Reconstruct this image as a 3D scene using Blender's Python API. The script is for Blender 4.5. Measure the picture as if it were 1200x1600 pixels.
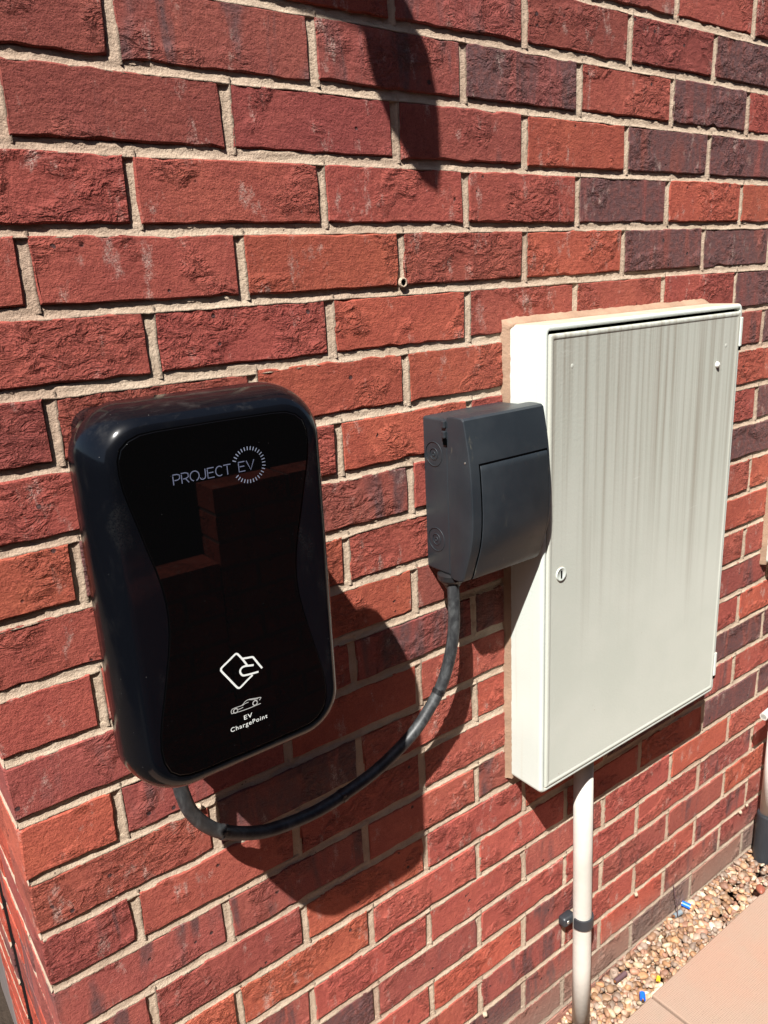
import bpy, bmesh, math, random
import numpy as np
from mathutils import Vector, Matrix

# ---------------------------------------------------------------- camera, sky, sun, exposure
sc = bpy.context.scene
COL = sc.collection
for o in list(bpy.data.objects):
    bpy.data.objects.remove(o, do_unlink=True)

cam_data = bpy.data.cameras.new('camera')
cam_data.sensor_fit = 'VERTICAL'
cam_data.sensor_height = 36.0
cam_data.lens = 1232.62 / 1600.0 * 36.0
cam_data.clip_start = 0.02
cam_data.clip_end = 500.0
cam = bpy.data.objects.new('camera', cam_data)
COL.objects.link(cam)
_rx = Vector((0.79564953, -0.60372918, -0.04952671))
_dn = Vector((-0.21078669, -0.19928662, -0.95700251))
_fw = Vector((0.56790034, 0.77187817, -0.28582039))
M = Matrix.Identity(4)
for i in range(3):
    M[i][0] = _rx[i]; M[i][1] = -_dn[i]; M[i][2] = -_fw[i]
M[0][3], M[1][3], M[2][3] = -0.31421763, -0.82096276, -0.2822719
cam.matrix_world = M
sc.camera = cam

SUN = Vector((-1.36, -1.0, 2.34)).normalized()          # towards the sun
world = bpy.data.worlds.new('World')
sc.world = world
world.use_nodes = True
wn = world.node_tree
wn.nodes.clear()
w_out = wn.nodes.new('ShaderNodeOutputWorld')
w_bg = wn.nodes.new('ShaderNodeBackground')
w_sky = wn.nodes.new('ShaderNodeTexSky')
w_sky.sky_type = 'NISHITA'
w_sky.sun_disc = False
w_sky.sun_elevation = math.asin(SUN.z)
w_sky.sun_rotation = math.atan2(SUN.x, SUN.y)
w_bg.inputs['Strength'].default_value = 0.05
wn.links.new(w_sky.outputs[0], w_bg.inputs[0])
wn.links.new(w_bg.outputs[0], w_out.inputs[0])

sun_d = bpy.data.lights.new('sun', 'SUN')
sun_d.energy = 5.0
sun_d.angle = math.radians(0.53)
sun_d.color = (1.0, 0.965, 0.91)
sun_o = bpy.data.objects.new('sun', sun_d)
COL.objects.link(sun_o)
sun_o.rotation_euler = (-SUN).to_track_quat('-Z', 'Y').to_euler()

sc.view_settings.view_transform = 'Standard'
sc.view_settings.look = 'None'
sc.view_settings.exposure = 1.19
sc.view_settings.gamma = 1.0
sc.view_settings.use_curve_mapping = False

rnd = random.Random(7)
nrs = np.random.RandomState(11)

# ---------------------------------------------------------------- helpers
def tag(o, label=None, cat=None, group=None, kind=None):
    if label: o['label'] = label
    if cat: o['category'] = cat
    if group: o['group'] = group
    if kind: o['kind'] = kind
    return o

def empty(name, loc=(0, 0, 0)):
    o = bpy.data.objects.new(name, None)
    o.location = loc
    o.empty_display_size = 0.05
    COL.objects.link(o)
    return o

def link(name, me, mat=None, parent=None, loc=(0, 0, 0), smooth=False):
    if mat is not None and len(me.materials) == 0:
        me.materials.append(mat)
    if smooth:
        me.polygons.foreach_set('use_smooth', [True] * len(me.polygons))
    o = bpy.data.objects.new(name, me)
    COL.objects.link(o)
    if parent is not None:
        o.parent = parent
        o.location = Vector(loc) - parent_loc(parent)
    else:
        o.location = loc
    return o

def parent_loc(p):
    v = Vector(p.location)
    while p.parent is not None:
        p = p.parent
        v += Vector(p.location)
    return v

def mesh(name, verts, faces):
    me = bpy.data.meshes.new(name)
    me.from_pydata([tuple(v) for v in verts], [], faces)
    me.update()
    return me

def from_bm(name, bm):
    me = bpy.data.meshes.new(name)
    bmesh.ops.recalc_face_normals(bm, faces=bm.faces[:])
    bm.to_mesh(me)
    bm.free()
    return me

def bevel_box(size, r=0.002, seg=2, centre=(0, 0, 0)):
    bm = bmesh.new()
    bmesh.ops.create_cube(bm, size=1.0)
    for v in bm.verts:
        v.co = Vector((v.co.x * size[0] + centre[0], v.co.y * size[1] + centre[1], v.co.z * size[2] + centre[2]))
    if r > 0:
        bmesh.ops.bevel(bm, geom=bm.edges[:], offset=r, segments=seg, affect='EDGES', profile=0.5)
    return bm

def tube_mesh(pts, rad, n=16, caps=True):
    """swept tube through pts; rad a number or one per point"""
    pts = [Vector(p) for p in pts]
    if not hasattr(rad, '__len__'):
        rad = [rad] * len(pts)
    vs, fs = [], []
    prev = None
    for i, p in enumerate(pts):
        t = (pts[min(i + 1, len(pts) - 1)] - pts[max(i - 1, 0)]).normalized()
        if prev is None:
            a = t.orthogonal().normalized()
        else:
            a = (prev - t * prev.dot(t)).normalized()
        prev = a
        b = t.cross(a)
        for k in range(n):
            th = 2 * math.pi * k / n
            vs.append(p + (a * math.cos(th) + b * math.sin(th)) * rad[i])
    for i in range(len(pts) - 1):
        for k in range(n):
            k2 = (k + 1) % n
            fs.append((i * n + k, i * n + k2, (i + 1) * n + k2, (i + 1) * n + k))
    if caps:
        fs.append(tuple(range(n))[::-1])
        fs.append(tuple((len(pts) - 1) * n + k for k in range(n)))
    return mesh('tube', vs, fs)

def catmull(pts, sub=6):
    P = [Vector(p) for p in pts]
    P = [P[0] * 2 - P[1]] + P + [P[-1] * 2 - P[-2]]
    out = []
    for i in range(1, len(P) - 2):
        for s in range(sub):
            t = s / sub
            a, b, c, d = P[i - 1], P[i], P[i + 1], P[i + 2]
            out.append(0.5 * ((2 * b) + (c - a) * t + (2 * a - 5 * b + 4 * c - d) * t * t + (3 * b - a - 3 * c + d) * t ** 3))
    out.append(P[-2])
    return out

def lathe(profile, n=24, axis='Y'):
    """profile: list of (radius, height)"""
    vs, fs = [], []
    for r, h in profile:
        for k in range(n):
            th = 2 * math.pi * k / n
            c, s = r * math.cos(th), r * math.sin(th)
            vs.append({'Y': (c, h, s), 'Z': (c, s, h), 'X': (h, c, s)}[axis])
    for i in range(len(profile) - 1):
        for k in range(n):
            k2 = (k + 1) % n
            fs.append((i * n + k, i * n + k2, (i + 1) * n + k2, (i + 1) * n + k))
    fs.append(tuple(range(n)))
    fs.append(tuple((len(profile) - 1) * n + k for k in range(n)))
    bm = bmesh.new()
    me = mesh('lathe', vs, fs)
    bm.from_mesh(me)
    bpy.data.meshes.remove(me)
    bmesh.ops.remove_doubles(bm, verts=bm.verts[:], dist=1e-6)
    return from_bm('lathe', bm)

def rrect(cx, cz, hx, hz, r, n=8):
    pts = []
    for (sx, sz, a0) in ((1, 1, 0), (-1, 1, 90), (-1, -1, 180), (1, -1, 270)):
        for k in range(n + 1):
            a = math.radians(a0 + 90 * k / n)
            pts.append((cx + sx * (hx - r) + r * math.cos(a), cz + sz * (hz - r) + r * math.sin(a)))
    return pts

def loft(loops, caps=(True, True)):
    """loops: list of lists of 3D points with equal counts"""
    n = len(loops[0])
    vs = [p for l in loops for p in l]
    fs = []
    for i in range(len(loops) - 1):
        for k in range(n):
            k2 = (k + 1) % n
            fs.append((i * n + k, i * n + k2, (i + 1) * n + k2, (i + 1) * n + k))
    if caps[0]: fs.append(tuple(range(n))[::-1])
    if caps[1]: fs.append(tuple((len(loops) - 1) * n + k for k in range(n)))
    bm = bmesh.new()
    me = mesh('loft', vs, fs)
    bm.from_mesh(me)
    bpy.data.meshes.remove(me)
    return from_bm('loft', bm)

def autosmooth(o, deg=35):
    me = o.data
    me.polygons.foreach_set('use_smooth', [True] * len(me.polygons))
    bm = bmesh.new(); bm.from_mesh(me)
    lim = math.radians(deg)
    for e in bm.edges:
        if len(e.link_faces) == 2 and e.calc_face_angle(0) > lim:
            e.smooth = False
    bm.to_mesh(me); bm.free()

# ---------------------------------------------------------------- materials
class MB:
    def __init__(self, name):
        self.m = bpy.data.materials.new(name)
        self.m.use_nodes = True
        self.t = self.m.node_tree
        self.p = self.t.nodes['Principled BSDF']
        self.out = self.t.nodes['Material Output']
    def n(self, typ, **kw):
        nd = self.t.nodes.new(typ)
        for k, v in kw.items():
            if k in ('operation', 'blend_type', 'data_type', 'noise_dimensions', 'feature', 'distance', 'attribute_name', 'interpolation_type', 'normalize', 'bands_direction', 'wave_type', 'clamp_factor'):
                try: setattr(nd, k, v)
                except Exception: pass
        return nd
    def l(self, a, b): self.t.links.new(a, b)
    def setin(self, nd, key, v):
        if hasattr(v, 'is_linked') or isinstance(v, bpy.types.NodeSocket): self.l(v, nd.inputs[key])
        elif v is not None: nd.inputs[key].default_value = v
    def math(self, op, a, b=None, c=None, clamp=False):
        nd = self.n('ShaderNodeMath', operation=op); nd.use_clamp = clamp
        self.setin(nd, 0, a)
        if b is not None: self.setin(nd, 1, b)
        if c is not None: self.setin(nd, 2, c)
        return nd.outputs[0]
    def noise(self, vec, scale, detail=3, rough=0.55, dist=0.0):
        nd = self.n('ShaderNodeTexNoise')
        self.l(vec, nd.inputs['Vector'])
        nd.inputs['Scale'].default_value = scale; nd.inputs['Detail'].default_value = detail
        nd.inputs['Roughness'].default_value = rough; nd.inputs['Distortion'].default_value = dist
        return nd.outputs['Fac']
    def vor(self, vec, scale, feature='F1', rand=1.0):
        nd = self.n('ShaderNodeTexVoronoi'); nd.feature = feature
        self.l(vec, nd.inputs['Vector']); nd.inputs['Scale'].default_value = scale
        nd.inputs['Randomness'].default_value = rand
        return nd
    def ramp(self, v, a, b, c=0.0, d=1.0, smooth=True):
        nd = self.n('ShaderNodeMapRange')
        nd.interpolation_type = 'SMOOTHSTEP' if smooth else 'LINEAR'
        self.setin(nd, 0, v)
        for i, x in enumerate((a, b, c, d)): nd.inputs[i + 1].default_value = x
        return nd.outputs[0]
    def mix(self, f, a, b, blend='MIX'):
        nd = self.n('ShaderNodeMix'); nd.data_type = 'RGBA'; nd.blend_type = blend; nd.clamp_factor = True
        self.setin(nd, 0, f)
        for i, v in ((6, a), (7, b)):
            if isinstance(v, bpy.types.NodeSocket): self.l(v, nd.inputs[i])
            else: nd.inputs[i].default_value = (v[0], v[1], v[2], 1)
        return nd.outputs[2]
    def coords(self, kind='Object'):
        return self.n('ShaderNodeTexCoord').outputs[kind]
    def mapping(self, vec, scale=(1, 1, 1), loc=(0, 0, 0)):
        nd = self.n('ShaderNodeMapping'); self.l(vec, nd.inputs[0])
        nd.inputs['Scale'].default_value = scale; nd.inputs['Location'].default_value = loc
        return nd.outputs[0]
    def bump(self, h, dist, strength=1.0, normal=None):
        nd = self.n('ShaderNodeBump'); self.l(h, nd.inputs['Height'])
        nd.inputs['Distance'].default_value = dist; nd.inputs['Strength'].default_value = strength
        if normal is not None: self.l(normal, nd.inputs['Normal'])
        return nd.outputs[0]
    def done(self, color=None, rough=None, normal=None, spec=None, metallic=None, coat=None):
        for k, v in (('Base Color', color), ('Roughness', rough), ('Normal', normal), ('Specular IOR Level', spec), ('Metallic', metallic), ('Coat Weight', coat)):
            if v is None: continue
            if isinstance(v, bpy.types.NodeSocket): self.l(v, self.p.inputs[k])
            elif isinstance(v, tuple): self.p.inputs[k].default_value = (*v, 1)
            else: self.p.inputs[k].default_value = v
        return self.m

def brick_material():
    b = MB('brick_clay')
    oi = b.n('ShaderNodeObjectInfo')
    tc = b.coords()
    off = b.n('ShaderNodeVectorMath'); off.operation = 'MULTIPLY_ADD'
    cmb = b.n('ShaderNodeCombineXYZ')
    for i in range(3): b.l(oi.outputs['Random'], cmb.inputs[i])
    b.l(cmb.outputs[0], off.inputs[0]); off.inputs[1].default_value = (37.0, 91.0, 53.0); b.l(tc, off.inputs[2])
    v = off.outputs[0]
    sep = b.n('ShaderNodeSeparateColor'); b.l(oi.outputs['Color'], sep.inputs[0])
    rnd_ = oi.outputs['Random']
    alpha = oi.outputs['Alpha']                                # share of dark overburnt clay
    # colour: base tint + burnt purple bands + sandy mottling
    n1 = b.noise(v, 18, 4, 0.6)
    n2 = b.noise(v, 120, 3, 0.6)
    n3 = b.noise(v, 620, 2, 0.75)
    band = b.noise(b.mapping(v, (26, 26, 5)), 1.0, 3, 0.6, 0.6)
    pm = b.math('SUBTRACT', b.math('ADD', band, b.math('MULTIPLY', n1, 0.35)), b.math('SUBTRACT', 1.05, b.math('MULTIPLY', alpha, 0.65)))
    pm = b.ramp(pm, -0.07, 0.13)
    base = oi.outputs['Color']
    fine_n = b.noise(v, 430, 4, 0.8)
    c = b.mix(b.ramp(n1, 0.3, 0.7, 0, 0.55), base, b.mix(1.0, base, (1.35, 1.5, 1.35), 'MULTIPLY'))
    c = b.mix(b.ramp(n2, 0.35, 0.75, 0, 0.45), c, b.mix(1.0, base, (0.72, 0.62, 0.65), 'MULTIPLY'))
    purple = b.mix(b.ramp(n2, 0.4, 0.7, 0, 1), (0.10, 0.052, 0.053), (0.16, 0.060, 0.053))
    c = b.mix(b.math('MULTIPLY', pm, 0.9), c, purple)
    # sandy grain
    c = b.mix(b.ramp(n3, 0.52, 0.75, 0, 0.5), c, b.mix(1.0, c, (1.6, 1.9, 1.8), 'MULTIPLY'))
    c = b.mix(b.ramp(n3, 0.46, 0.30, 0, 0.7), c, b.mix(1.0, c, (0.42, 0.38, 0.42), 'MULTIPLY'))
    # torn crease patches, rim light and crease shade painted into the colour
    geo_patch = b.noise(v, 11, 2, 0.5)
    patch = b.ramp(b.math('ADD', geo_patch, b.math('MULTIPLY', b.math('FRACT', b.math('MULTIPLY', rnd_, 17.0)), 0.14)), 0.56, 0.65)
    cn = b.noise(b.mapping(v, (0.8, 1, 1.3)), 50, 4, 0.62, 0.5)
    saw = b.math('FRACT', b.math('MULTIPLY', cn, 4.0))
    flake = b.ramp(saw, 0.0, 0.90, 0, 1, smooth=False)
    flake = b.math('MULTIPLY', flake, b.ramp(saw, 1.0, 0.93, 0, 1))
    h1 = b.math('MULTIPLY', flake, patch)
    edge = b.math('MULTIPLY', b.ramp(saw, 0.78, 0.9, 0, 1), patch)
    c = b.mix(b.math('MULTIPLY', edge, 0.40), c, b.mix(1.0, c, (1.5, 1.55, 1.5), 'MULTIPLY'))
    crease_shade = b.math('MULTIPLY', b.math('MULTIPLY', b.ramp(saw, 0.10, 0.0, 0, 1), patch), b.ramp(n2, 0.35, 0.6))
    c = b.mix(b.math('MULTIPLY', crease_shade, 0.45), c, (0.05, 0.018, 0.014))
    # shallow overall drag texture
    drag = b.noise(b.mapping(v, (0.7, 1, 1.8)), 95, 5, 0.65, 0.3)
    # lime bloom smears and dirt
    bloom = b.math('MULTIPLY', b.ramp(b.noise(b.mapping(v, (1.6, 1, 0.8)), 22, 5, 0.7), 0.57, 0.72), b.ramp(n3, 0.36, 0.6))
    c = b.mix(b.math('MULTIPLY', bloom, 0.75), c, (0.46, 0.36, 0.31))
    specks = b.vor(v, 48).outputs['Distance']
    sn = b.noise(v, 30, 1, 0.5)
    pit = b.math('MULTIPLY', b.ramp(specks, 0.16, 0.10), b.ramp(sn, 0.60, 0.64))
    c = b.mix(b.math('MULTIPLY', pit, 0.85), c, (0.035, 0.028, 0.03))
    # ground splash on the lowest courses
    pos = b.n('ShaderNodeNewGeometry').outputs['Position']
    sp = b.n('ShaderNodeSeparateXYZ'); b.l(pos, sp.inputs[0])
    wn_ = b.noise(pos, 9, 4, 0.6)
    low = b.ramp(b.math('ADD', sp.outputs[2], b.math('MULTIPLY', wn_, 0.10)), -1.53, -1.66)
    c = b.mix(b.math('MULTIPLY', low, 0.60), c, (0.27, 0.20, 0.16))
    hsum = b.math('ADD', b.math('MULTIPLY', h1, 1.0), b.math('MULTIPLY', drag, 0.22))
    hsum = b.math('SUBTRACT', hsum, b.math('MULTIPLY', pit, 0.6))
    bn = b.bump(hsum, 0.0052, 1.0)
    fine = b.math('ADD', fine_n, b.math('MULTIPLY', n2, 1.2))
    bn = b.bump(fine, 0.0014, 1.0, bn)
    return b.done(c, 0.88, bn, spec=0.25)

def mortar_material():
    b = MB('mortar_sand')
    v = b.coords()
    n1 = b.noise(v, 25, 4, 0.6); n2 = b.noise(v, 1300, 2, 0.7); n3 = b.noise(v, 220, 3, 0.6)
    c = b.mix(b.ramp(n1, 0.3, 0.7), (0.39, 0.295, 0.215), (0.49, 0.385, 0.29))
    c = b.mix(b.ramp(n2, 0.5, 0.72, 0, 0.6), c, (0.56, 0.45, 0.345))
    c = b.mix(b.ramp(n2, 0.46, 0.28, 0, 0.55), c, (0.19, 0.135, 0.10))
    pos = b.n('ShaderNodeNewGeometry').outputs['Position']
    sp = b.n('ShaderNodeSeparateXYZ'); b.l(pos, sp.inputs[0])
    holes = b.math('MULTIPLY', b.ramp(b.vor(v, 90).outputs['Distance'], 0.12, 0.07), b.ramp(b.noise(v, 17, 2, 0.5), 0.6, 0.64))
    c = b.mix(holes, c, (0.06, 0.045, 0.035))
    damp = b.ramp(b.noise(v, 3.2, 3, 0.55), 0.45, 0.7)
    c = b.mix(b.math('MULTIPLY', damp, 0.5), c, (0.33, 0.215, 0.16))
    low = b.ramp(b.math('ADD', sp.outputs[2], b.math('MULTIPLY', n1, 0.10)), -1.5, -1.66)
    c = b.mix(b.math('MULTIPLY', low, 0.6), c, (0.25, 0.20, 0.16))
    bn = b.bump(b.math('ADD', b.noise(v, 520, 4, 0.75), b.math('MULTIPLY', n3, 1.2)), 0.0013, 1.0)
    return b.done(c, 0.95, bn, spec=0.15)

def plain(name, col, rough=0.5, grain=0.0, gscale=300, spec=0.5, var=0.12, metallic=0.0):
    b = MB(name)
    v = b.coords()
    n = b.noise(v, 14, 4, 0.6)
    c = b.mix(b.ramp(n, 0.3, 0.7), tuple(x * (1 - var) for x in col), tuple(min(1, x * (1 + var)) for x in col))
    bn = b.bump(b.noise(v, gscale, 3, 0.6), grain, 1.0) if grain > 0 else None
    r = b.ramp(b.noise(v, 40, 4, 0.6), 0.3, 0.75, rough * 0.85, min(1, rough * 1.2))
    return b.done(c, r, bn, spec=spec, metallic=metallic)

def cream_material():
    b = MB('weathered_cream_plastic')
    v = b.coords()
    sp = b.n('ShaderNodeSeparateXYZ'); b.l(v, sp.inputs[0])
    st1 = b.noise(b.mapping(v, (80, 80, 0.9)), 1.0, 4, 0.6, 0.3)
    st2 = b.noise(b.mapping(v, (230, 230, 1.8)), 1.0, 3, 0.6)
    broad = b.noise(b.mapping(v, (11, 11, 0.9)), 1.0, 3, 0.5)
    column = b.noise(b.mapping(v, (45, 45, 0.01)), 1.0, 2, 0.5)
    # rain streaks start under the top edge and run out at a different height in every column
    z = b.math('ADD', sp.outputs[2], b.math('ADD', b.math('MULTIPLY', broad, 0.25), b.math('MULTIPLY', column, 0.55)))
    fade = b.ramp(z, -0.12, 0.34)
    sm = b.math('MULTIPLY', b.ramp(b.math('ADD', st1, b.math('MULTIPLY', broad, 0.30)), 0.56, 0.86), fade)
    sm2 = b.math('MULTIPLY', b.ramp(st2, 0.50, 0.8), b.math('MULTIPLY', fade, 0.6))
    patches = b.noise(v, 7, 4, 0.55)
    c = b.mix(b.ramp(patches, 0.3, 0.7), (0.455, 0.475, 0.420), (0.495, 0.510, 0.455))
    c = b.mix(b.math('MULTIPLY', sm, 0.72), c, (0.235, 0.20, 0.155))
    c = b.mix(b.math('MULTIPLY', sm2, 0.7), c, (0.29, 0.275, 0.22))
    grime = b.math('MULTIPLY', fade, b.ramp(patches, 0.2, 0.8))
    c = b.mix(b.math('MULTIPLY', grime, 0.28), c, (0.32, 0.32, 0.28))
    wash = b.math('MULTIPLY', b.ramp(b.noise(b.mapping(v, (60, 60, 1.0), (3, 0, 5)), 1.0, 3, 0.6), 0.54, 0.75), fade)
    c = b.mix(b.math('MULTIPLY', wash, 0.35), c, (0.54, 0.55, 0.50))
    scuff = b.math('MULTIPLY', b.ramp(b.noise(b.mapping(v, (3, 3, 30)), 1.0, 4, 0.7, 2.0), 0.66, 0.70), b.ramp(patches, 0.5, 0.6))
    c = b.mix(b.math('MULTIPLY', scuff, 0.35), c, (0.58, 0.60, 0.55))
    dots = b.math('MULTIPLY', b.ramp(b.vor(v, 60).outputs['Distance'], 0.10, 0.05), b.ramp(b.noise(v, 15, 2, 0.5), 0.60, 0.66))
    c = b.mix(b.math('MULTIPLY', dots, 0.5), c, (0.30, 0.24, 0.18))
    bn = b.bump(b.noise(v, 260, 3, 0.6), 0.00025, 1.0)
    return b.done(c, 0.62, bn, spec=0.3)

def cream_side_material():
    b = MB('cream_plastic_body')
    v = b.coords()
    geo = b.n('ShaderNodeNewGeometry')
    nz = b.n('ShaderNodeSeparateXYZ'); b.l(geo.outputs['Normal'], nz.inputs[0])
    st = b.noise(b.mapping(v, (110, 110, 3)), 1.0, 4, 0.65)
    c = b.mix(b.ramp(b.noise(v, 7, 3, 0.5), 0.3, 0.7), (0.50, 0.54, 0.50), (0.55, 0.59, 0.545))
    c = b.mix(b.ramp(st, 0.52, 0.8, 0, 0.4), c, (0.46, 0.43, 0.35))
    # sandy dust lying on the upward face
    dust = b.math('MULTIPLY', b.ramp(nz.outputs[2], 0.75, 0.95), b.ramp(b.noise(v, 30, 4, 0.7), 0.2, 0.6, 0.5, 1.0))
    c = b.mix(b.math('MULTIPLY', dust, 0.9), c, (0.40, 0.30, 0.21))
    bn = b.bump(b.noise(v, 260, 3, 0.6), 0.0003, 1.0)
    return b.done(c, 0.6, bn, spec=0.3)

def black_gloss():
    b = MB('black_gloss_plastic')
    v = b.coords()
    n = b.noise(b.mapping(v, (1, 1, 0.5)), 38, 5, 0.65, 0.4)
    n2 = b.noise(v, 600, 3, 0.6)
    dust = b.math('MULTIPLY', b.ramp(n, 0.52, 0.8), b.ramp(n2, 0.3, 0.65))
    c = b.mix(b.math('MULTIPLY', dust, 0.4), (0.0025, 0.003, 0.0045), (0.020, 0.020, 0.020))
    geo = b.n('ShaderNodeNewGeometry')
    nz = b.n('ShaderNodeSeparateXYZ'); b.l(geo.outputs['Normal'], nz.inputs[0])
    lint = b.math('MULTIPLY', b.ramp(nz.outputs[2], 0.25, 0.9), b.ramp(b.noise(b.mapping(v, (0.6, 1, 1)), 55, 5, 0.7), 0.5, 0.75))
    c = b.mix(b.math('MULTIPLY', lint, 0.5), c, (0.045, 0.042, 0.040))
    r = b.ramp(n, 0.35, 0.75, 0.10, 0.20)
    b.p.inputs['Coat Roughness'].default_value = 0.30
    sc_ = b.ramp(b.vor(v, 170).outputs['Distance'], 0.07, 0.04, 0, 1)
    c = b.mix(b.math('MULTIPLY', b.math('MULTIPLY', sc_, b.ramp(b.noise(v, 60, 2, 0.5), 0.58, 0.62)), 0.5), c, (0.22, 0.21, 0.2))
    bn = b.bump(b.noise(v, 25, 2, 0.5), 0.0004, 1.0)
    return b.done(c, r, bn, spec=0.27, coat=0.06)

def glass_black():
    b = MB('black_glass')
    v = b.coords()
    n = b.noise(v, 30, 5, 0.65)
    c = b.mix(b.math('MULTIPLY', b.math('MULTIPLY', b.ramp(b.vor(v, 210).outputs['Distance'], 0.06, 0.03), b.ramp(b.noise(v, 70, 2, 0.5), 0.58, 0.62)), 0.5), (0.0016, 0.0016, 0.0018), (0.15, 0.15, 0.15))
    r = b.ramp(n, 0.45, 0.8, 0.012, 0.05)
    return b.done(c, r, spec=0.27)

def grey_plastic():
    b = MB('charcoal_plastic')
    v = b.coords()
    n = b.noise(v, 16, 4, 0.6)
    c = b.mix(b.ramp(n, 0.3, 0.7), (0.015, 0.0195, 0.0245), (0.020, 0.025, 0.030))
    scuff = b.math('MULTIPLY', b.ramp(b.noise(b.mapping(v, (1, 1, 0.35)), 75, 4, 0.7), 0.60, 0.75), b.ramp(b.noise(v, 11, 2, 0.5), 0.48, 0.62))
    c = b.mix(b.math('MULTIPLY', scuff, 0.35), c, (0.19, 0.17, 0.12))
    r = b.ramp(n, 0.3, 0.7, 0.36, 0.48)
    bn = b.bump(b.noise(v, 1200, 2, 0.6), 0.00012, 1.0)
    return b.done(c, r, bn, spec=0.5)

def cable_mat():
    b = MB('dusty_black_conduit')
    v = b.coords()
    n = b.noise(b.mapping(v, (1, 1, 0.6)), 60, 5, 0.7, 0.5)
    c = b.mix(b.ramp(n, 0.38, 0.75), (0.015, 0.016, 0.018), (0.070, 0.075, 0.077))
    bn = b.bump(b.noise(v, 260, 3, 0.6), 0.0002, 1.0)
    return b.done(c, 0.5, bn, spec=0.5)

def slab_material():
    b = MB('peach_concrete_paving')
    v = b.coords()
    oi = b.n('ShaderNodeObjectInfo')
    n1 = b.noise(v, 3.0, 4, 0.6); n2 = b.noise(v, 500, 3, 0.7); n3 = b.noise(v, 26, 4, 0.65)
    c = b.mix(b.ramp(n1, 0.35, 0.65), (0.305, 0.19, 0.14), (0.275, 0.208, 0.162))
    c = b.mix(b.ramp(n3, 0.45, 0.8, 0, 0.5), c, (0.25, 0.205, 0.16))
    c = b.mix(b.ramp(n2, 0.5, 0.75, 0, 0.35), c, (0.36, 0.28, 0.215))
    c = b.mix(b.ramp(n2, 0.45, 0.25, 0, 0.35), c, (0.17, 0.11, 0.08))
    c = b.mix(b.ramp(oi.outputs['Random'], 0, 1, 0, 0.25), c, (0.32, 0.185, 0.13))
    pits = b.math('MULTIPLY', b.ramp(b.vor(v, 130).outputs['Distance'], 0.16, 0.08), b.ramp(b.noise(v, 40, 3, 0.6), 0.55, 0.62))
    c = b.mix(b.math('MULTIPLY', pits, 0.7), c, (0.12, 0.08, 0.06))
    # riven brushed lines in both directions
    w1 = b.n('ShaderNodeTexWave'); w1.wave_type = 'BANDS'; w1.bands_direction = 'X'; b.l(v, w1.inputs[0]); w1.inputs['Scale'].default_value = 75; w1.inputs['Distortion'].default_value = 1.5
    w2 = b.n('ShaderNodeTexWave'); w2.wave_type = 'BANDS'; w2.bands_direction = 'Y'; b.l(v, w2.inputs[0]); w2.inputs['Scale'].default_value = 75; w2.inputs['Distortion'].default_value = 1.5
    h = b.math('ADD', b.math('MULTIPLY', b.math('ADD', w1.outputs['Fac'], w2.outputs['Fac']), 0.25), b.math('ADD', b.math('MULTIPLY', n2, 0.6), n3))
    return b.done(c, 0.9, b.bump(h, 0.0012, 1.0), spec=0.2)

def pebble_material():
    b = MB('river_pebbles')
    at = b.n('ShaderNodeAttribute'); at.attribute_name = 'stone_colour'
    v = b.coords()
    n = b.noise(v, 180, 4, 0.65)
    c = b.mix(b.ramp(n, 0.35, 0.7, 0, 0.6), at.outputs['Color'], b.mix(1.0, at.outputs['Color'], (0.6, 0.55, 0.5), 'MULTIPLY'))
    return b.done(c, 0.6, b.bump(b.noise(v, 300, 3, 0.6), 0.0006, 1.0), spec=0.4)

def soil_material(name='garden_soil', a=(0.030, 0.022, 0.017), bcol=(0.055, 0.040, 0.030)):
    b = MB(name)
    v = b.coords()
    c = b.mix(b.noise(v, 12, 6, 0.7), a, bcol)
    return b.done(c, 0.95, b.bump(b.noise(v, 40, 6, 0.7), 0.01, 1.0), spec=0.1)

M_brick = brick_material(); M_mortar = mortar_material()
M_cream = cream_material(); M_creamside = cream_side_material()
M_black = black_gloss(); M_glass = glass_black(); M_grey = grey_plastic(); M_cable = cable_mat()
M_gapshade = plain('gap_shade_black', (0.0012, 0.0012, 0.0014), 1.0, spec=0.0)  # black that paints the shade inside gaps, slots and bores
M_tie = plain('black_nylon', (0.012, 0.012, 0.013), 0.35, 0.0002)
M_pipe = plain('white_pvc_pipe', (0.50, 0.475, 0.43), 0.45, 0.0004, 120, var=0.07)
M_white = plain('white_pvc', (0.62, 0.62, 0.58), 0.4, 0.0002)
M_print = plain('white_print', (0.72, 0.74, 0.72), 0.5, var=0.03)
M_printblue = plain('blue_grey_print', (0.105, 0.12, 0.185), 0.5, var=0.1)
M_ring = plain('pale_blue_print', (0.18, 0.205, 0.28), 0.5, var=0.2)
M_printgrey = plain('grey_print', (0.42, 0.42, 0.41), 0.5, var=0.1)
M_metal = plain('zinc_screw', (0.55, 0.54, 0.50), 0.35, metallic=0.9)
M_clip = plain('black_clip_plastic', (0.022, 0.025, 0.03), 0.45, 0.0006, 200)
M_slab = slab_material(); M_pebble = pebble_material(); M_soil = soil_material()
M_darkjoint = plain('black_joint', (0.006, 0.004, 0.004), 0.9, spec=0.1)
M_timber = plain('dark_stained_timber', (0.035, 0.024, 0.017), 0.8, 0.001, 60)
M_fillet = plain('sandy_cement_fillet', (0.29, 0.19, 0.13), 0.9, 0.0012, 260, spec=0.15, var=0.16)
M_caster = plain('shadow_caster_green', (0.05, 0.10, 0.03), 0.6)

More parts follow.
